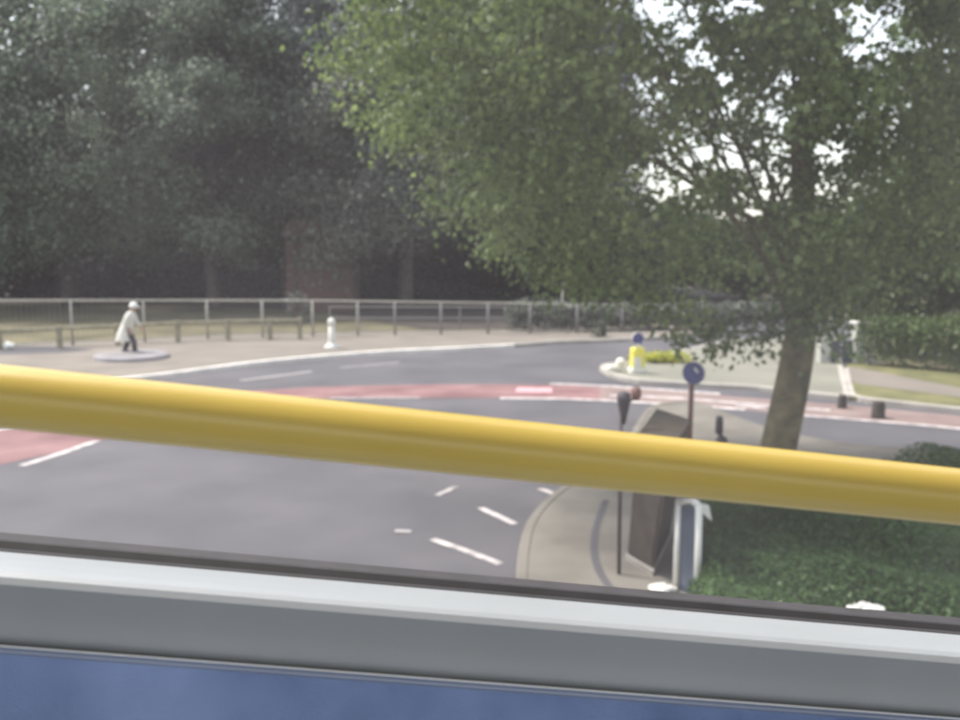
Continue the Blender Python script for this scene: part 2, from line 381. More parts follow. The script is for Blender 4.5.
# right verge and its path
slab('right_verge', [G(852, 401), G(905, 406.5), G(960, 412), G(1100, 425), G(1300, 430), G(1300, 380), G(960, 374), G(900, 368), G(846, 366), G(848, 380)], -.05, .11, M['verge'])
slab('right_footpath', [G(838, 371, .115), G(858, 384, .115), G(960, 397, .115), G(1200, 420, .115), G(1200, 405, .115), G(960, 388, .115), G(880, 372, .115), G(850, 367, .115)], .10, .117, M['paving'])
kerb('verge_kerb', px_line([(846, 372), (850, 392), (858, 401), (905, 407), (960, 413), (1100, 426), (1300, 440)]), .15, .125, M['kerb'])
# near pavement corner
npv = [(520, 760), (522, 640), (522, 590), (524, 560), (531, 532), (545, 512), (566, 494), (600, 470), (628, 448), (640, 428), (650, 414), (668, 408), (700, 409), (740, 425), (790, 440), (860, 452), (960, 458), (1200, 470)]
nl = px_line(npv, k=5)
slab('near_pavement', nl + [Vector((40, 10, 0)), Vector((40, 3, 0)), G(1000, 900), G(520, 900)], -.05, .11, M['paving_near'])
kerb('near_kerb', nl, .13, .122, M['paving_near'])
inner = px_line([(606, 500), (597, 525), (594, 548), (598, 568), (608, 585), (620, 600), (626, 640)], .11, 5)
v, f = stripe(inner, .09, .114); o = B().add(v, f).obj('drain_channel', M['asphalt_dark']); tag(o, None, None, kind='structure')
slab('near_grass', px_line([(704, 760), (704, 600), (706, 540), (712, 500), (740, 478), (800, 466), (880, 464), (1000, 466), (1200, 474)], .11, 5) + [Vector((39, 10, 0)), Vector((39, 3, 0))], .10, .125, M['neargrass'])

# ---------------------------------------------------------------- railings
# tall railing: one thing per span would not lift; it is one fence with its posts
tr_ = thing('railing', fl[12], 'long pale metal railing with widely spaced posts along the far pavement edge', 'railing')
posts = [(-350, 0), (-170, 0), (-90, 348), (-5, 348.5), (73, 346), (145, 342.5), (208, 339.5), (263, 337.8), (313, 336.5), (358, 335.7), (395, 335.2), (441, 334.6), (488, 334.2), (530, 333.7), (577, 333), (622, 331.5), (665, 330)]
def on_line(x):
    for i in range(len(fence_line) - 1):
        if fence_line[i][0] <= x <= fence_line[i + 1][0]:
            t = (x - fence_line[i][0]) / (fence_line[i + 1][0] - fence_line[i][0]); return fence_line[i][1] * (1 - t) + fence_line[i + 1][1] * t
    return fence_line[-1][1]
tops = []; bases = []
for x, y in posts:
    g = G(x, on_line(x), .11); bases.append(g); tz = ZAT(300.5 + max(0, (x - 300) / 300 * 4), g.y); tops.append(Vector((g.x, g.y, tz)))
rail = B()
rail.tube(tops, .035, 8); rail.obj('top_rail', M['galv'], tr_, True)
low = [Vector((t.x, t.y, b.z + .12)) for t, b in zip(tops, bases)]
B().tube(low, .022, 6).obj('bottom_rail', M['galv'], tr_, True)
for t, b in zip(tops, bases):
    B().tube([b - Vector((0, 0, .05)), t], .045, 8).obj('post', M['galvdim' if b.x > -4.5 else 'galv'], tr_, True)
bars = B()
for i in range(len(tops) - 1):
    n = 14
    for j in range(1, n):
        q = j / n; a = low[i].lerp(low[i + 1], q); c = tops[i].lerp(tops[i + 1], q); bars.tube([a, c], .006, 4, False)
o = bars.obj('infill_bars', M['galvdim'], tr_); 
# low timber rail in front
tf = thing('timber_fence', G(60, 347, .11), 'low timber post and rail fence in front of the long metal railing', 'fence')
tpx = [(-220, 349, 366), (-80, 337, 351), (0, 331.5, 348.5), (60, 328.5, 347.5), (118, 326, 344), (178, 323, 341), (228, 321.5, 339.5), (270, 320.5, 338.5), (300, 320, 338)]
tt = []; tb = []
for x, yt, yb in tpx:
    g = G(x, yb + 1, .11); tb.append(g); tt.append(Vector((g.x, g.y, ZAT(yt, g.y))))
tr2 = B(); tr2.tube(tt, .055, 6); tr2.obj('rail', M['timber'], tf)
for a, c in zip(tt, tb):
    B().box(((a.x + c.x) / 2, a.y, (a.z + c.z) / 2 + .03), (.16, .14, a.z - c.z + .1), bev=.02).obj('post', M['timber'], tf)
# far thin rails crossing behind (second railing at the side road)
fr2 = thing('railing', G(600, 326), 'thin dark railing behind the pale railing, by the side road', 'railing')
pts2 = [G(330, 331), G(395, 329), (G(460, 328)), G(530, 327), G(600, 326), G(680, 325)]
t2 = [Vector((p.x, p.y, ZAT(307, p.y))) for p in pts2]; m2_ = [Vector((p.x, p.y, ZAT(318, p.y))) for p in pts2]
B().tube(t2, .03, 6).obj('top_rail', M['galvdim'], fr2); B().tube(m2_, .03, 6).obj('middle_rail', M['galvdim'], fr2)
for p, t in zip(pts2, t2): B().tube([p - Vector((0, 0, .05)), t], .04, 6).obj('post', M['galvdim'], fr2)

# ---------------------------------------------------------------- street furniture
g = G(332, 348, .11)
t = thing('bollard', g, 'white bollard with a flared foot on the far pavement before the railing', 'bollard')
B().lathe(g, [(.13, 0), (.13, .05), (.115, .3), (.105, .75)], 16).obj('shaft', M['white'], t, True)
B().lathe(g, [(.27, -.01), (.26, .05), (.18, .11), (.131, .17)], 18).obj('foot', M['offwhite'], t, True)
B().lathe(g + Vector((0, 0, .745)), [(.105, 0), (.10, .03), (.125, .05), (.13, .16), (.11, .22), (.05, .26)], 16).obj('head', M['white'], t, True)
# plinth near the person
g = G(132, 358, .11)
M['plinth'] = mat('plinth_concrete', (.24, .225, .235), .85, .15, 2.)
t = thing('plinth', g, 'low pale concrete plinth on the far pavement below the person in white', 'plinth')
B().tube([g + Vector((0, 0, 0)), g + Vector((0, 0, .10)), g + Vector((0, 0, .15))], [1.12, 1.1, 1.0], 28).obj('base', M['plinth'], t)
B().tube([g + Vector((-.2, -.1, .145)), g + Vector((-.2, -.1, .175))], [.62, .6], 24).obj('cover', M['galvdim'], t)
# white bag at the left
g = G(9, 349, .115); bv = []; bf = []
def blob(c, r, seed, squash=.6, n=12, amp=.35):
    v = []; f = []; m_ = 8
    for i in range(m_ + 1):
        th = math.pi * i / m_
        for j in range(n):
            ph = 2 * math.pi * j / n; d = Vector((math.sin(th) * math.cos(ph), math.sin(th) * math.sin(ph), math.cos(th)))
            k = 1 + amp * noise.noise(d * 2.3 + Vector((seed, seed * 2, 0))); v.append(Vector(c) + Vector((d.x * r * k, d.y * r * k, d.z * r * k * squash)))
    for i in range(m_):
        for j in range(n): f.append((i * n + j, (i + 1) * n + j, (i + 1) * n + (j + 1) % n, i * n + (j + 1) % n))
    return v, f
v, f = blob(g + Vector((0, 0, .10)), .17, 3.3, .7, amp=.7); tag(B().add(v, f).obj('carrier_bag', M['cap'], loc=g, smooth=False), 'small crumpled white bag on the dark path before the railing', 'bag')
# keep left bollard on island
g = G(637, 373, .115)
t = thing('traffic_bollard', g, 'yellow and white traffic bollard with a blue disc on the nose of the island', 'bollard')
B().box(g + Vector((0, 0, .07)), (.44, .34, .16), .2, .03).obj('base', M['white'], t)
B().box(g + Vector((0, 0, .42)), (.36, .26, .56), .2, .05).obj('body', M['yellow'], t)
pl = B().box(g + Vector((-.02, -.14, .30)), (.22, .03, .30), .2, .01).obj('face_panel', M['white'], t)
B().tube([g + Vector((0, 0, .69)), g + Vector((0, 0, .82))], .05, 10).obj('neck', M['white'], t, True)
d = Vector((.15, -1, 0)).normalized(); cc = g + Vector((0, -.02, .94))
B().tube([cc - d * .02, cc + d * .02], .16, 22).obj('sign_disc', M['blue'], t)
B().tube([cc - d * .024 + Vector((0, 0, 0)), cc + d * .016], .175, 22).obj('sign_rim', M['offwhite'], t)
g = G(613, 371.5, .115)
t = B().box(g + Vector((.02, 0, .09)), (.42, .3, .16), .3, .05); v, f = blob(g + Vector((.2, 0, .25)), .13, 1.7, 1., amp=.2); t.add(v, f)
tag(t.obj('marker_block', M['white'], loc=g), 'low white marker block at the very tip of the island, beside the yellow bollard', 'marker')
# blue round sign
g = G(689, 452, .11)
t = thing('road_sign', g, 'round blue road sign on a reddish brown post by the pavement corner', 'road sign')
topz = ZAT(362, g.y); r_ = .185
B().tube([g - Vector((0, 0, .1)), g + Vector((.02, .03, topz - g.z - .12))], .045, 10).obj('post', M['redbrown'], t, True)
cc = Vector((g.x + .03, g.y - .03, topz - r_)); d = Vector((-.7, -1, .0)).normalized()
B().tube([cc - d * .012, cc + d * .012], r_, 28).obj('disc', M['blue'], t)
B().tube([cc - d * .016, cc + d * .008], r_ + .012, 28).obj('rim', M['galvdim'], t)
ar = B(); sx = d.cross(Vector((0, 0, 1))).normalized()
def flat(pts, off=.016):
    return [cc + d * off + sx * a + Vector((0, 0, b_)) for a, b_ in pts]
ar.add(flat([(-.10, .03), (-.03, .10), (-.005, .075), (-.075, .005)]) , [(0, 1, 2, 3)])
ar.obj('white_mark', M['offwhite'], t)
# slim dark post with two heads
g = G(619, 574, .11); zt = ZAT(402, g.y); X = G(627, 392, ZAT(392, g.y))
t = thing('signal_post', g, 'slim dark post with two small hooded heads at the pavement corner', 'post')
tp = Vector(((621 - 480) / F * 1.0 * (g.y * CP + (CAMH - zt) * SP), g.y, zt - .12))
B().tube([g - Vector((0, 0, .05)), tp], .022, 10).obj('shaft', M['darkmetal'], t, True)
B().lathe(tp + Vector((.03, 0, -.12)), [(.02, 0), (.045, .12), (.075, .27), (.07, .33), (.03, .35)], 14).obj('head', M['darkmetal'], t, True)
B().lathe(tp + Vector((.16, 0, .14)), [(.03, 0), (.052, .04), (.055, .11), (.03, .14)], 12).obj('head', M['redbrown'], t, True)
B().tube([tp + Vector((.03, 0, .1)), tp + Vector((.16, 0, .16))], .014, 8).obj('arm', M['darkmetal'], t)
# brown cabinet, leaning a little
zt = 1.72
tc_ = [G(657, 409, zt), G(690, 420, zt), G(672, 447, zt), G(638, 435, zt)]
ctr = sum(tc_, Vector()) / 4; bc = G(648, 548, .11)
bp_ = [Vector((bc.x + (p.x - ctr.x) * .85, bc.y + (p.y - ctr.y) * .85, .11)) for p in tc_]
t = thing('utility_cabinet', bc, 'tall brown cabinet with a flat lid leaning slightly on the pavement corner', 'cabinet')
def prism(bot, topp): return [*bot, *topp], [(3, 2, 1, 0), (4, 5, 6, 7), (0, 1, 5, 4), (1, 2, 6, 5), (2, 3, 7, 6), (3, 0, 4, 7)]
def lerp4(a, b_, k, s=1.):
    q = [x.lerp(y, k) for x, y in zip(a, b_)]; c = sum(q, Vector()) / 4; return [c + (x - c) * s for x in q]
B().add(*prism(lerp4(bp_, tc_, .04)[::1], lerp4(bp_, tc_, .955))).obj('body', M['brown'], t)
B().add(*prism(lerp4(bp_, tc_, 0, 1.08), lerp4(bp_, tc_, .04, 1.08))).obj('plinth', M['kerb'], t)
B().add(*prism(lerp4(bp_, tc_, .957, 1.07), lerp4(bp_, tc_, 1., 1.04))).obj('lid', M['browntop'], t)
def facepanel(i, j, k0, k1, out_, m_, nm):
    a0, a1 = lerp4(bp_, tc_, k0), lerp4(bp_, tc_, k1); c0 = sum(a0, Vector()) / 4
    nrm = ((a0[i] + a0[j]) / 2 - c0).normalized() * out_
    q = [a0[i].lerp(a0[j], .1), a0[i].lerp(a0[j], .9), a1[i].lerp(a1[j], .9), a1[i].lerp(a1[j], .1)]
    o_ = [x + nrm for x in q]; return B().add(q + o_, [(0, 1, 5, 4), (1, 2, 6, 5), (2, 3, 7, 6), (3, 0, 4, 7), (4, 5, 6, 7)]).obj(nm, m_, t)
facepanel(3, 2, .08, .9, .012, M['browntop'], 'door'); facepanel(0, 3, .08, .9, .012, M['browntop'], 'side_panel')
# white framed blue panel
g = G(688, 598, .11); yb = g.y
t = thing('notice_stand', g, 'waist high white framed stand with a blue grey panel beside the grass', 'notice stand')
def AT(px, py, Y):
    r = ray(px, py); k = Y / r[1]; p = EYE + k * r; return Vector(p)
def bar2(px0, py0, px1, py1, Y, r, nm, m_=None): return B().tube([AT(px0, py0, Y), AT(px1, py1, Y)], r, 8).obj(nm, m_ or M['white'], t, True)
o1 = bar2(676, 588, 679, 500, yb + .25, .036, 'post'); o2 = bar2(697, 603, 699, 506, yb, .036, 'post')
a, b_, c_, d_ = AT(679, 592, yb + .22), AT(694, 596, yb + .03), AT(696, 508, yb + .03), AT(681, 503, yb + .22)
th = Vector((.02, .02, 0)); B().add([a, b_, c_, d_, a + th, b_ + th, c_ + th, d_ + th], [(0, 1, 2, 3), (7, 6, 5, 4), (0, 4, 5, 1), (1, 5, 6, 2), (2, 6, 7, 3), (3, 7, 4, 0)]).obj('panel', M['panelblue'], t)
B().tube([AT(679, 503, yb + .25), AT(693, 500, yb + .12), AT(699, 506, yb)], .036, 8).obj('top_bar', M['white'], t, True)
a, b_, c_ = AT(690, 502, yb + .02), AT(709, 506, yb + .02), AT(712, 521, yb + .02); q = Vector((0, .03, 0))
B().add([a, b_, c_, AT(701, 512, yb + .02), a + q, b_ + q, c_ + q, AT(701, 512, yb + .02) + q], [(0, 1, 2, 3), (7, 6, 5, 4), (0, 4, 5, 1), (1, 5, 6, 2), (2, 6, 7, 3), (3, 7, 4, 0)]).obj('bracket', M['white'], t)
g = G(661, 594, .11)
v, f = blob(g + Vector((0, 0, .05)), .12, 8.1, .4, amp=.5); v2, f2 = blob(g + Vector((.1, .05, .03)), .08, 5.1, .4, amp=.5)
tag(B().add(v, f).add(v2, f2).obj('litter', M['offwhite'], loc=g), 'pale scrap of litter on the pavement at the foot of the white framed stand', 'litter')
# short dark post
g = G(722, 486, .12); zt = ZAT(417, g.y)
t = thing('short_post', g, 'short dark post with a round knob standing at the edge of the grass', 'post')
B().tube([g - Vector((0, 0, .05)), Vector((g.x - .05, g.y, zt - .2))], .03, 10).obj('shaft', M['darkmetal'], t, True)
B().lathe(Vector((g.x - .07, g.y, zt - .26)), [(.03, 0), (.055, .03), (.055, .22), (.04, .27)], 12).obj('head', M['darkmetal'], t, True)
v, f = blob(Vector((g.x - .03, g.y - .02, ZAT(440, g.y))), .085, 2.2, .8, amp=.2); B().add(v, f).obj('knob', M['darkmetal'], t, True)
# two stumps on verge
sg = 'short dark stump posts along the front of the verge'
for i, (x, y, h, r_, lab) in enumerate([(842, 408, .30, .10, 'shorter dark stump post at the corner of the verge nearest the tree trunk'), (878, 418, .36, .14, 'wider dark stump post at the front of the verge, further from the trunk')]):
    g = G(x, y, .0)
    tag(B().lathe(g, [(r_ * 1.1, 0), (r_, .06), (r_ * .95, h - .05), (r_ * .8, h)], 12).obj('stump_post', M['barkdark'], loc=g, smooth=True), lab, 'post', sg)
# white litter in the grass
g = G(862, 610, .85); t = B()
for k in range(5):
    c = g + Vector((-.07 + k * .04, random.uniform(-.04, .04), random.uniform(0, .05))); v, f = blob(c, .055, k * 3.1, .6, n=8, amp=.9); t.add(v, f)
tag(t.obj('litter', M['offwhite'], loc=g), 'crumpled white litter caught in the green hedge close below', 'litter')
# thin lamp post far
g = G(562, 331, .0)
t = thing('lamp_post', g, 'thin pale post rising behind the railing by the side road', 'post')
B().tube([g, Vector((g.x, g.y, ZAT(286, g.y)))], [.05, .035], 8).obj('column', M['galv'], t, True)
B().lathe(Vector((g.x, g.y, ZAT(287, g.y))), [(.04, 0), (.07, .05), (.06, .15), (.02, .2)], 10).obj('cap', M['galv'], t, True)

# ---------------------------------------------------------------- gateway, brick building, house behind the tree
g = G(838, 366, .0); Y = g.y
t = thing('gateway', g, 'dark double gate between pale rendered pillars at the end of the pale drive', 'gate')
for x in (823, 857):
    a = AT(x, 370, Y); wz = ZAT(324 if x > 840 else 334, Y)
    pil = B().box((a.x, Y, wz / 2), (.32, .32, wz), 0, .02).obj('pillar', M['render'], t)
    B().box((a.x, Y, wz + .041), (.42, .42, .08), 0, .02).obj('pillar_cap', M['offwhite'], pil)
a, c = AT(827, 370, Y), AT(853, 370, Y); hz = ZAT(340, Y)
for x0, x1 in ((a.x, (a.x + c.x) / 2 - .02), ((a.x + c.x) / 2 + .02, c.x)):
    gt = B(); n = 7
    for i in range(n): gt.box((x0 + (x1 - x0) * (i + .5) / n, Y, hz / 2 + .04), ((x1 - x0) / n * .86, .03, hz - .1))
    gt.box(((x0 + x1) / 2, Y - .03, .35), (x1 - x0, .03, .1)); gt.box(((x0 + x1) / 2, Y - .03, hz - .2), (x1 - x0, .03, .1)); gt.obj('gate_leaf', M['panelblue'], t)
# brick building
Y = 48.; x0 = AT(287, 300, Y).x; x1 = AT(352, 300, Y).x
t = thing('brick_building', ((x0 + x1) / 2, Y + 1.5, 0), 'reddish brick building half hidden under the dark trees behind the railing', 'building')
cx = (x0 + x1) / 2; wd = x1 - x0
B().box((cx, Y + 1.5, 1.95), (wd, 3, 3.9)).obj('wall', M['brick'], t)
B().add([(x0 - .2, Y - .25, 3.9), (x1 + .2, Y - .25, 3.9), (x1 + .2, Y + 3.2, 3.9), (x0 - .2, Y + 3.2, 3.9), (x0 - .2, Y + 1.5, 4.8), (x1 + .2, Y + 1.5, 4.8)], [(0, 1, 5, 4), (2, 3, 4, 5), (0, 4, 3), (1, 2, 5), (3, 2, 1, 0)]).obj('roof', M['tiles'], t)
B().tube([(x0 - .2, Y - .31, 3.88), (x1 + .2, Y - .31, 3.88)], .06, 8).obj('gutter', M['darkmetal'], t)
B().tube([(x0 + .5, Y - .08, 0), (x0 + .5, Y - .08, 3.85)], .05, 8).obj('downpipe', M['darkmetal'], t)

# ---------------------------------------------------------------- person
def skinned(name, V_, E_, Rr, m, parent, sub=2):
    off = origin(parent); me = bpy.data.meshes.new(name); me.from_pydata([tuple(Vector(v) - off) for v in V_], E_, [])
    o = bpy.data.objects.new(name, me); C.objects.link(o); o.parent = parent; me.materials.append(m)
    o.modifiers.new('skin', 'SKIN').use_smooth_shade = True
    for i, r in enumerate(Rr): me.skin_vertices[0].data[i].radius = (r, r) if not hasattr(r, '__len__') else r
    me.skin_vertices[0].data[0].use_root = True
    s = o.modifiers.new('sub', 'SUBSURF'); s.levels = sub; s.render_levels = sub
    return o
def bake(o):
    dg = bpy.context.evaluated_depsgraph_get(); me = bpy.data.meshes.new_from_object(o.evaluated_get(dg)); o.modifiers.clear(); o.data = me; return o
g = G(131, 356.5, .11)
per = thing('person', g, 'person in a white cap and long loose white top walking on the far pavement', 'person')
sc = 1.66 / 1.75
def P_(x, y, z): return g + Vector((x * sc, y * sc, z * sc))      # x: walking direction (right)
J = {'pel': (P_(-.06, 0, .95), (.13, .16)), 'sp': (P_(-.02, 0, 1.13), (.12, .15)), 'ch': (P_(.06, 0, 1.33), (.13, .17)), 'nk': (P_(.12, 0, 1.48), (.055, .055)), 'hd0': (P_(.15, 0, 1.55), (.07, .07)), 'hd1': (P_(.165, 0, 1.64), (.095, .08)), 'hd2': (P_(.165, 0, 1.71), (.06, .06))}
E = [('pel', 'sp'), ('sp', 'ch'), ('ch', 'nk'), ('nk', 'hd0'), ('hd0', 'hd1'), ('hd1', 'hd2')]
for s, st in ((-1, 1), (1, -1)):
    k = str(s)
    J['hip' + k] = (P_(-.05, .09 * s, .9), .09); J['kn' + k] = (P_(.02 + .14 * st, .1 * s, .5), .058); J['an' + k] = (P_(-.04 + .22 * st, .1 * s, .09), .038); J['to' + k] = (P_(.12 + .22 * st, .1 * s, .035), .032)
    E += [('pel', 'hip' + k), ('hip' + k, 'kn' + k), ('kn' + k, 'an' + k), ('an' + k, 'to' + k)]
    J['sh' + k] = (P_(.06, .2 * s, 1.38), .06); J['el' + k] = (P_(.05 - .1 * st, .25 * s, 1.1), .042); J['wr' + k] = (P_(.2 - .12 * st, .25 * s, .9), .028); J['pm' + k] = (P_(.24 - .12 * st, .25 * s, .84), .036)
    E += [('ch', 'sh' + k), ('sh' + k, 'el' + k), ('el' + k, 'wr' + k), ('wr' + k, 'pm' + k)]
    for fi in range(5):
        nm = f'f{fi}{k}'; off_ = (fi - 1.5) * .02
        if fi < 4:
            J[nm] = (P_(.26 - .12 * st + off_, .25 * s, .79), .010); J[nm + 'b'] = (P_(.255 - .12 * st + off_, .245 * s, .75 + .006 * abs(fi - 1)), .008)
        else:
            J[nm] = (P_(.285 - .12 * st, .23 * s, .83), .011); J[nm + 'b'] = (P_(.30 - .12 * st, .22 * s, .80), .009)
        E += [('pm' + k, nm), (nm, nm + 'b')]
keys = list(J); ix = {k: i for i, k in enumerate(keys)}
body = bake(skinned('body', [J[k][0] for k in keys], [(ix[a], ix[b_]) for a, b_ in E], [J[k][1] for k in keys], M['skin'], per, 2))
top_ = B()
def ring_cloth(parts, n=18):
    rings = []
    v = []; f = []
    for (cx_, cz_, rx, ry, ti) in parts:
        for j in range(n):
            a = 2 * math.pi * j / n; fold = 1 + .05 * math.sin(a * 5 + cz_ * 3)
            v.append(P_(cx_ + rx * fold * math.cos(a), ry * fold * math.sin(a), cz_ + ti * math.cos(a)))
    for i in range(len(parts) - 1):
        for j in range(n): f.append((i * n + j, (i + 1) * n + j, (i + 1) * n + (j + 1) % n, i * n + (j + 1) % n))
    return v, f
v, f = ring_cloth([(-.17, .52, .30, .26, 0), (-.14, .75, .26, .25, 0), (-.09, .95, .21, .225, 0), (-.03, 1.13, .18, .215, 0), (.04, 1.32, .165, .24, -.01), (.07, 1.42, .13, .215, -.02), (.11, 1.485, .075, .09, -.02)])
ctop = B().add(v, f)
for s in (-1, 1):
    k = str(s); ctop.tube([J['sh' + k][0], J['sh' + k][0].lerp(J['el' + k][0], .5), J['el' + k][0], J['el' + k][0].lerp(J['wr' + k][0], .55)], [.085, .078, .07, .06], 12)
ctop.obj('loose_top', M['cloth_white'], per, True)
tr3 = B()
for s in (-1, 1):
    k = str(s); tr3.tube([J['hip' + k][0] + Vector((0, 0, .05)), J['hip' + k][0].lerp(J['kn' + k][0], .5), J['kn' + k][0], J['kn' + k][0].lerp(J['an' + k][0], .9)], [.115, .10, .082, .075], 14)
    B().tube([J['an' + k][0] + Vector((-.05, 0, -.03)), J['an' + k][0] + Vector((.04, 0, -.04)), J['to' + k][0] + Vector((.03, 0, 0))], [.045, .05, .035], 10).obj('shoe', M['shoe'], per, True)
tr3.obj('trousers', M['cloth_dark'], per, True)
hc = J['hd1'][0]; v, f = [], []
B().lathe(hc + Vector((0, 0, .01)), [(.125, -.035), (.122, .01), (.11, .07), (.075, .115), (.02, .13)], 18).obj('cap', M['cap'], per, True)
v, f = blob(hc + Vector((.145, 0, -.015)), .06, 1., .25, amp=.0); B().add(v, f).obj('cap_peak', M['cap'], per, True)

# ---------------------------------------------------------------- trees
grp = 'trees of the wood behind the railing'
def at_px(x, Y): return (AT(x, 300, Y).x, Y, 0.)
tree(at_px(70, 52), 21, (8.5, 6.5, 9.3), L['grey'], 'broad grey green tree spreading over the grass bank at the left end of the wood', grp, .45, 190, 560, 1.0, .24, bottom=-.85, shell=.8, wob=.34)
tree(at_px(-140, 50), 20, (7.5, 6, 9), L['grey'], 'grey green tree cut off by the left edge of the view', grp, .4, 120, 420, 1.05, .27, bottom=-.85, shell=.8, wob=.34)
tree(at_px(215, 50), 18, (5, 4.6, 7.6), L['grey'], 'smaller rounded grey green tree in front of the dark gap of the wood', grp, .35, 90, 520, .85, .23, crown_z=9.4, bottom=-.9, shell=.8, wob=.34)
tree(at_px(290, 55), 24, (7, 5, 9), L['blue'], 'tall dark bluish tree standing over the brick building', grp, .45, 170, 460, 1.0, .25, crown_z=13.6, bottom=-.98, shell=.75, wob=.34)
tree(at_px(405, 50), 17, (6.8, 5, 5.8), L['dull'], 'dull grey tree with drooping boughs just behind the brick building', grp, .4, 130, 500, .9, .22, crown_z=8.6, bottom=-.9, shell=.75, wob=.36)
tree(at_px(520, 60), 22, (7.5, 6, 9), L['blue'], 'dark bluish tree behind the pale leaves of the plane tree', grp, .45, 180, 360, 1.0, .27, crown_z=12, bottom=-.9, shell=.75)
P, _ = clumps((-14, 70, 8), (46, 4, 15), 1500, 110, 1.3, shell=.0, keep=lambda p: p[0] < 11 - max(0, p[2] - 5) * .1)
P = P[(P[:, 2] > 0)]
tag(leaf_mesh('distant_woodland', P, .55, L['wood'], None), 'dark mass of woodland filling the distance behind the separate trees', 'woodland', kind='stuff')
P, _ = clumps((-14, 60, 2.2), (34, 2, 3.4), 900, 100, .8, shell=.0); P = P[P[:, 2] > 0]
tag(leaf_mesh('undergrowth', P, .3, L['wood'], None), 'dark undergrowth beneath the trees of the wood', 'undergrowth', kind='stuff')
# right background trees, low enough for sky above
gr = 'trees beyond the side road'
def low(x, Y, top, rad, lm, lab, **kw):
    zt = ZAT(top, Y); tree(at_px(x, Y), zt, (rad, rad * .8, zt * .46), lm, lab, gr, .3, kw.get('n', 220), 120, .5, .25, crown_z=zt * .54, bottom=-.95)
low(640, 62, 215, 4.5, L['dull'], 'low dull tree at the far end of the side road')
low(745, 58, 225, 4.2, L['right'], 'low green tree beyond the island behind the hanging plane leaves')
low(840, 50, 235, 3.6, L['right'], 'low green tree behind the gateway')
tree(at_px(1010, 27), 16, (3.5, 3.5, 7.4), L['right'], 'tall deep green tree at the right edge behind the verge', gr, .3, 430, 150, .42, .17, crown_z=8.0, bottom=-.97)
tree(at_px(905, 31), 6.5, (2.6, 2.2, 2.9), L['right'], 'short bushy tree between the gateway and the tall deep green tree', gr, .2, 190, 150, .35, .16, crown_z=3.2, bottom=-.98)

# hedge behind the verge
def hedge(a, c, h, wid, lm, per_m, leaf, name, label, cat='hedge', zb=.1, ripple=.15):
    a = Vector(a); c = Vector(c); ln_ = (c - a).length; n = int(ln_ * per_m); d = (c - a).normalized(); q = Vector((-d.y, d.x, 0))
    t_ = rng.uniform(0, 1, n); u = rng.uniform(-.5, .5, n) * wid; zz = rng.uniform(0, 1, n) ** .6
    pos = np.array(a)[None, :] + t_[:, None] * np.array(c - a)[None, :] + u[:, None] * np.array(q)[None, :]
    hh = np.array([h * (1 + ripple * noise.noise(Vector((x * .9, y * .9, 0))) * 1.6) for x, y, _ in pos]); pos[:, 2] = zb + zz * hh * (1 - .35 * (np.abs(u) / (wid / 2)) ** 3) + rng.normal(0, .05, n)
    o = leaf_mesh(name, pos, leaf, lm, None, loc=a); return tag(o, label, cat)
hedge(G(862, 366), G(1150, 392), 1.5, 1.3, L['right'], 1500, .13, 'hedge', 'long green hedge running behind the verge from the gateway')
hedge(G(505, 333), G(800, 331), 1.1, 1.2, L['dull'], 500, .2, 'hedge', 'low dull hedge along the far side of the side road')

# shrubs
def shrub(x, y, z, h, wx, lm, label, leaf=.1, n=900, name='shrub', cat='shrub', grp_=None):
    g = G(x, y, z); t = thing(name, g, label, cat, grp_)
    st = B(); rnd = random.Random(int(x))
    for k in range(6):
        a = rnd.uniform(0, 6.28); e = g + Vector((math.cos(a) * wx * .3, math.sin(a) * wx * .3, h * rnd.uniform(.5, .8))); st.tube([g, g.lerp(e, .5) + Vector((0, 0, .05)), e], [.02, .015, .008], 5)
    st.obj('stems', M['barkdark'], t)
    P, _ = clumps((g.x, g.y, g.z + h * .55), (wx * .5, wx * .4, h * .45), 22, n / 22, wx * .09, shell=.3)
    P = P[P[:, 2] > g.z]; leaf_mesh('foliage', P, leaf, lm, t); return t
shrub(300, 334, 0, 1.75, 1.1, L['shrub'], 'upright bluish shrub showing above the railing left of the white bollard', .12, 700)
shrub(588, 334, 0, .9, .9, L['shrub'], 'small grey shrub by the side road near the island', .1, 500)
shrub(600, 339.5, .0, .75, .7, L['dull'], 'small dark shrub beside the small grey shrub on the side road corner', .1, 500)
g = G(665, 362, .115)
P, _ = clumps((g.x, g.y, .24), (.95, .35, .10), 60, 50, .09, shell=0); P = P[P[:, 2] > .1]
tag(leaf_mesh('flower_bed', P, .08, L['yellowfl'], None, loc=(g.x, g.y, .1)), 'yellow green flowers growing low on the island behind the yellow bollard', 'flowers', kind='stuff')

# plane tree
g = G(772, 508, .12); gt = thing('plane_tree', g, 'large leaning plane tree with a bare trunk and wide leafy crown over the junction', 'tree')
Y = g.y; b = B(); rnd = random.Random(5)
tp = [AT(768, 520, Y), AT(772, 480, Y), AT(780, 440, Y), AT(791, 390, Y + .05), AT(799, 345, Y + .1), AT(804, 300, Y + .2), AT(806, 250, Y + .3), AT(803, 190, Y + .5), AT(800, 130, Y + .6)]
b.tube(smooth_line(tp, 3), list(np.interp(np.arange(25), [0, 2, 8, 16, 24], [.30, .245, .225, .19, .13])), 16)
holes = [(656, 10, 28, 16), (684, 30, 14, 9), (612, 30, 13, 9), (606, 50, 14, 9), (648, 92, 18, 14), (700, 58, 20, 13), (725, 78, 10, 8), (736, 158, 24, 16), (772, 188, 20, 15), (752, 212, 10, 7), (696, 158, 16, 12), (832, 152, 20, 16), (826, 190, 13, 10), (878, 28, 30, 17), (908, 44, 14, 11), (850, 12, 20, 10), (740, 6, 30, 9), (640, 115, 10, 8), (790, 78, 9, 9), (820, 255, 8, 8), (645, 280, 7, 5)]
stemcover = []
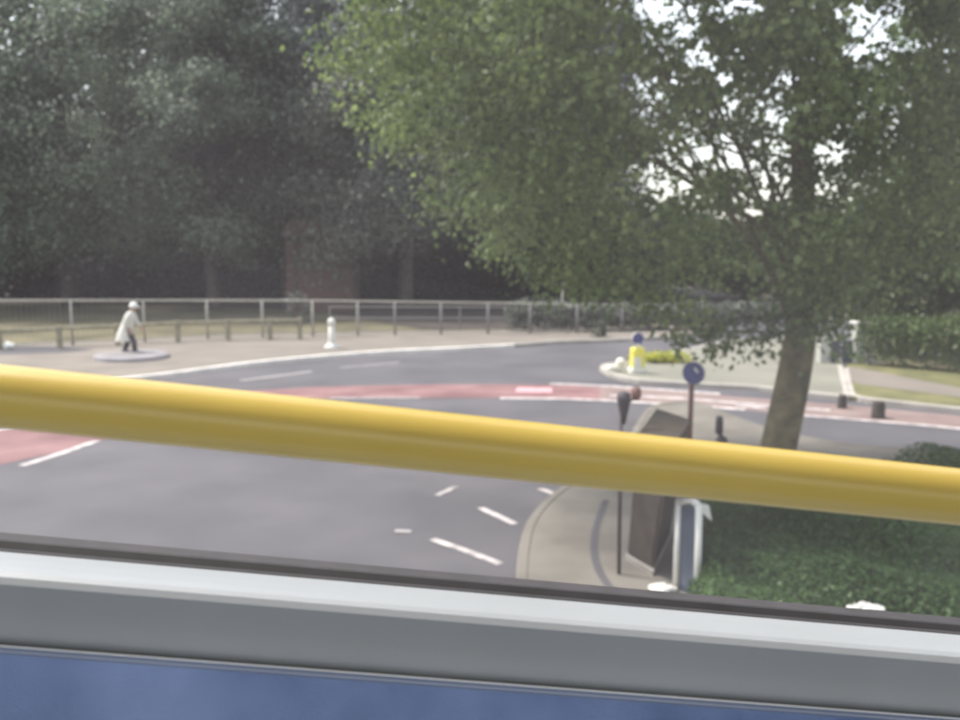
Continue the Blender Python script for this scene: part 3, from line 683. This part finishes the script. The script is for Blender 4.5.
for q in range(60):
    t_ = random.uniform(4.6, 8); i0 = int(t_); c0 = tp[i0].lerp(tp[min(i0 + 1, 8)], t_ - i0) + Vector((random.gauss(0, .35), -random.uniform(.4, 1.3), random.gauss(0, .2))); stemcover.append(tuple(c0))
stemcover = np.array(stemcover)
_r = random.Random(21)
for q in range(26):
    hr_ = _r.uniform(6, 13); holes.append((_r.uniform(620, 930), _r.uniform(0, 235), hr_, hr_ * .75))
def inhole(x, y, k=1.):
    for hx, hy, rx, ry in holes:
        if ((x - hx) / (rx * k)) ** 2 + ((y - hy) / (ry * k)) ** 2 < 1: return True
    return False
cc = np.array([3.05, 13.6, 7.4]); cr_ = np.array([5.0, 4.6, 5.1])
def kp(p):
    x, y = project(p)
    if inhole(x, y, 1.15): return False
    # lower edge of the crown: rises to the upper end of the crown's outer side
    lim = np.interp(x, [320, 345, 400, 470, 540, 590, 640, 700, 760, 800, 850, 960], [60, 90, 170, 245, 268, 300, 318, 322, 318, 305, 292, 290])
    return y < lim
P1, cen = clumps(cc, cr_, 1500, 82, .26, shell=.45, keep=kp, bottom=-.9); N1 = clumps.out
P2, cen2 = clumps(cc + np.array([0, .5, 0]), cr_ * .78, 560, 65, .3, shell=.1, keep=kp); N2 = clumps.out
# drooping sprays under the crown
sp = []
for x, y, Yd in [(655, 312, 12.2), (672, 335, 12), (690, 345, 12.4), (705, 330, 12.8), (722, 345, 12.4), (730, 355, 12.3), (745, 352, 12.6), (760, 350, 12.9), (640, 300, 12), (600, 300, 11.5), (625, 292, 12.4), (780, 330, 12.2), (800, 325, 12), (560, 262, 12), (575, 285, 12)]:
    for k in range(3): sp.append(AT(x + random.gauss(0, 8), y - 8 * k + random.gauss(0, 4), Yd))
sp = np.array([tuple(q) for q in sp]); P3 = np.repeat(sp, 26, 0) + rng.normal(size=(len(sp) * 26, 3)) * np.array([.14, .2, .10])
P4 = np.repeat(stemcover, 40, 0) + rng.normal(size=(len(stemcover) * 40, 3)) * .2
P = np.concatenate([P1, P2, P3, P4]); NN = np.concatenate([N1, N2, rng.normal(size=(len(P3) + len(P4), 3))])
px_, py_ = project(P[:, :])if False else (480 + F * ((P - EYE) @ RIGHT) / ((P - EYE) @ FWD), 360 - F * ((P - EYE) @ UP) / ((P - EYE) @ FWD))
tips = []
for k in range(7):
    i = 3 + k % 5; p = tp[min(4 + k // 2, 8)]; tgt = Vector(tuple(cen[int(rnd.random() * len(cen))])); d = (tgt - p)
    limb(b, p, Vector((d.x, d.y, abs(d.z) * .7 + .4)), min(d.length * .65, 3.2), .055 - .004 * k, 1, rnd, tips, .5)
limb(b, tp[6], (-1.5, .5, .8), 3.2, .05, 1, rnd, tips, .4)
b.obj('trunk', M['bark'], gt, True)
culled = np.array([not (inhole(x, y, .85) and random.random() < .72) for x, y in zip(px_, py_)])
P = P[culled]; NN = NN[culled]
leaf_mesh('crown', P, .105, L['near'], gt, nrm=NN, loose=.7)

# near hedge mass on the right
def mass():
    n = 110000; x = rng.uniform(700, 1180, n); y = rng.uniform(455, 690, n); out = []
    # footprint in metres
    pts = np.stack([rng.uniform(1.75, 9., n), rng.uniform(7.2, 13.5, n)], 1)
    for X_, Y_ in pts:
        left = 1.98 + (Y_ - 8.5) * .28
        if X_ < left: continue
        if Y_ > 12.6 + min(.8, max(0, X_ - 5.4) * .6): continue
        hh = .28 + .32 * max(0, noise.noise(Vector((X_ * .8, Y_ * .8, 3))) + .3) + .05 * min(2, max(0, X_ - left)) + max(0, X_ - 6.) * .05
        hh *= min(1, (X_ - left) / .3 + .25)
        out.append((X_, Y_, .12 + hh * random.random() ** .35))
    return np.array(out)
hm = mass()
tag(leaf_mesh('ground_cover', hm, .055, L['hedge'], None, drop=0., loc=(4, 10, 0)), 'dense dark green low planting filling the ground below the plane tree', 'planting', kind='stuff')

# ---------------------------------------------------------------- bus, seen from its upper deck
DIR = Vector((8.78 * RIGHT - 1.016 * UP + 1.0 * FWD)).normalized()
bus = thing('bus', (0, 0, 0), 'upper deck of a bus with a yellow handrail across the side window', 'bus')
def extrude(prof, name, m, t0=-3.2, t1=3.4, close=False, smooth=False, parent=bus, seg=6):
    """prof: list of (row at the middle column, depth)"""
    base = [V(480, y, d_) for y, d_ in prof]; n = len(base); v = []; f = []
    for i in range(seg + 1):
        t = t0 + (t1 - t0) * i / seg; v += [p + DIR * t for p in base]
    for i in range(seg):
        for j in range(n if close else n - 1): f.append((i * n + j, i * n + (j + 1) % n, (i + 1) * n + (j + 1) % n, (i + 1) * n + j))
    if close: f += [tuple(range(n - 1, -1, -1)), tuple(seg * n + j for j in range(n))]
    return mesh(name, v, f, m, parent, smooth)
rc = V(480, 446.5, .54)
hr = B().tube([rc + DIR * t for t in np.linspace(-3.1, 3.3, 8)], .0176, 48).obj('handrail', M['rail'], bus, True)
for t in (-2.3, -1., 1.3, 2.6):
    B().tube([rc + DIR * t, rc + DIR * t + Vector((0, .16, -.01))], .012, 12).obj('bracket', M['rubber'], hr, True)
    B().tube([rc + DIR * (t - .001 * 0) - DIR * .02, rc + DIR * t + DIR * .02], .021, 24).obj('collar', M['rubber'], hr, True)
extrude([(583, .672), (590, .668), (592, .650), (604, .64), (604, .70), (575, .70), (580, .690)], 'window_seal', M['rubber'], close=True)
extrude([(590.5, .665), (593, .650), (600, .628), (607, .612), (612, .604), (617, .6), (624, .5975), (681, .597), (683, .58), (700, .64), (640, .68), (600, .67)], 'window_sill', M['sill'], close=True, smooth=False)
extrude([(681.5, .5965), (682.5, .592), (685, .5905), (687.5, .592), (688.5, .597)], 'trim_bead', M['trim'], close=True, smooth=False)
extrude([(688.5, .604), (780, .585), (1100, .45), (2200, .25), (2500, .34), (1200, .60), (760, .66), (700, .66)], 'blue_panel', M['busblue'], close=True)
extrude([(-830, .683), (586, .683)], 'window_pane', M['glass'])
extrude([(-860, .66), (-800, .665), (-790, .695), (-880, .70)], 'window_header', M['sill'], close=True)
# roof: a gently curved slab out of view, added to darken the interior
rp = []; rq = []
a = V(480, -900, .67)
back = Vector((DIR.y, -DIR.x, 0)).normalized(); back = -back if back.y > 0 else back
upv = DIR.cross(back).normalized(); upv = -upv if upv.z < 0 else upv
prof = [(0, 0), (.25, .10), (.8, .14), (1.6, .15), (2.1, .10), (2.35, 0)]
v = []; f = []
for i, t in enumerate(np.linspace(-3.2, 3.4, 5)):
    for (q, h) in prof: v.append(a + DIR * t + back * q + upv * h)
    for (q, h) in reversed(prof): v.append(a + DIR * t + back * q + upv * (h + .05))
n = 12
for i in range(4):
    for j in range(n): f.append((i * n + j, i * n + (j + 1) % n, (i + 1) * n + (j + 1) % n, (i + 1) * n + j))
mesh('roof', v, f, M['ceil'], bus)
# outer side skin and deck floor below
s0 = V(480, 603, .702)
v = []; f = []
for i, t in enumerate((-3.2, 3.4)):
    for dx, dz in ((0, 0), (.02, -.9), (.02, -3.0), (-.03, -3.0), (-.04, -.9), (-.03, 0)): v.append(s0 + DIR * t - back * dx + upv * dz)
for j in range(6): f.append((j, (j + 1) % 6, 6 + (j + 1) % 6, 6 + j))
f += [(5, 4, 3, 2, 1, 0), (6, 7, 8, 9, 10, 11)]
mesh('outer_side', v, f, M['busblue'], bus)
opp = B()  # far wall of the bus, unseen, added to block light on rail and sill
def oppbox(q0, q1, z0, z1, t0, t1):
    vv = [s0 + DIR * t + back * q + upv * z for t in (t0, t1) for q, z in ((q0, z0), (q1, z0), (q1, z1), (q0, z1))]
    opp.add(vv, [(0, 1, 2, 3), (7, 6, 5, 4), (0, 4, 5, 1), (1, 5, 6, 2), (2, 6, 7, 3), (3, 7, 4, 0)])
oppbox(2.40, 2.48, -3.0, .05, -3.2, 3.4); oppbox(2.40, 2.48, .80, 1.3, -3.2, 3.4)
for t in (-3.2, -1.3, .6, 2.5): oppbox(2.405, 2.475, .05, .80, t, t + .12)
opp.obj('unseen_opposite_side', M['ceil'], bus)
v = []; 
for t in (-3.2, 3.4):
    for q, z in ((-.0, -1.0), (2.3, -1.0), (2.3, -1.06), (0, -1.06)): v.append(s0 + DIR * t + back * (q + .06) + upv * z)
mesh('deck_floor', v, [(0, 1, 5, 4), (1, 2, 6, 5), (2, 3, 7, 6), (3, 0, 4, 7), (3, 2, 1, 0), (4, 5, 6, 7)], M['rubber'], bus)

S.render.engine = 'CYCLES'
S.cycles.max_bounces = 8; S.cycles.transparent_max_bounces = 12; S.cycles.use_denoising = True
S.render.resolution_x = 1024; S.render.resolution_y = 768
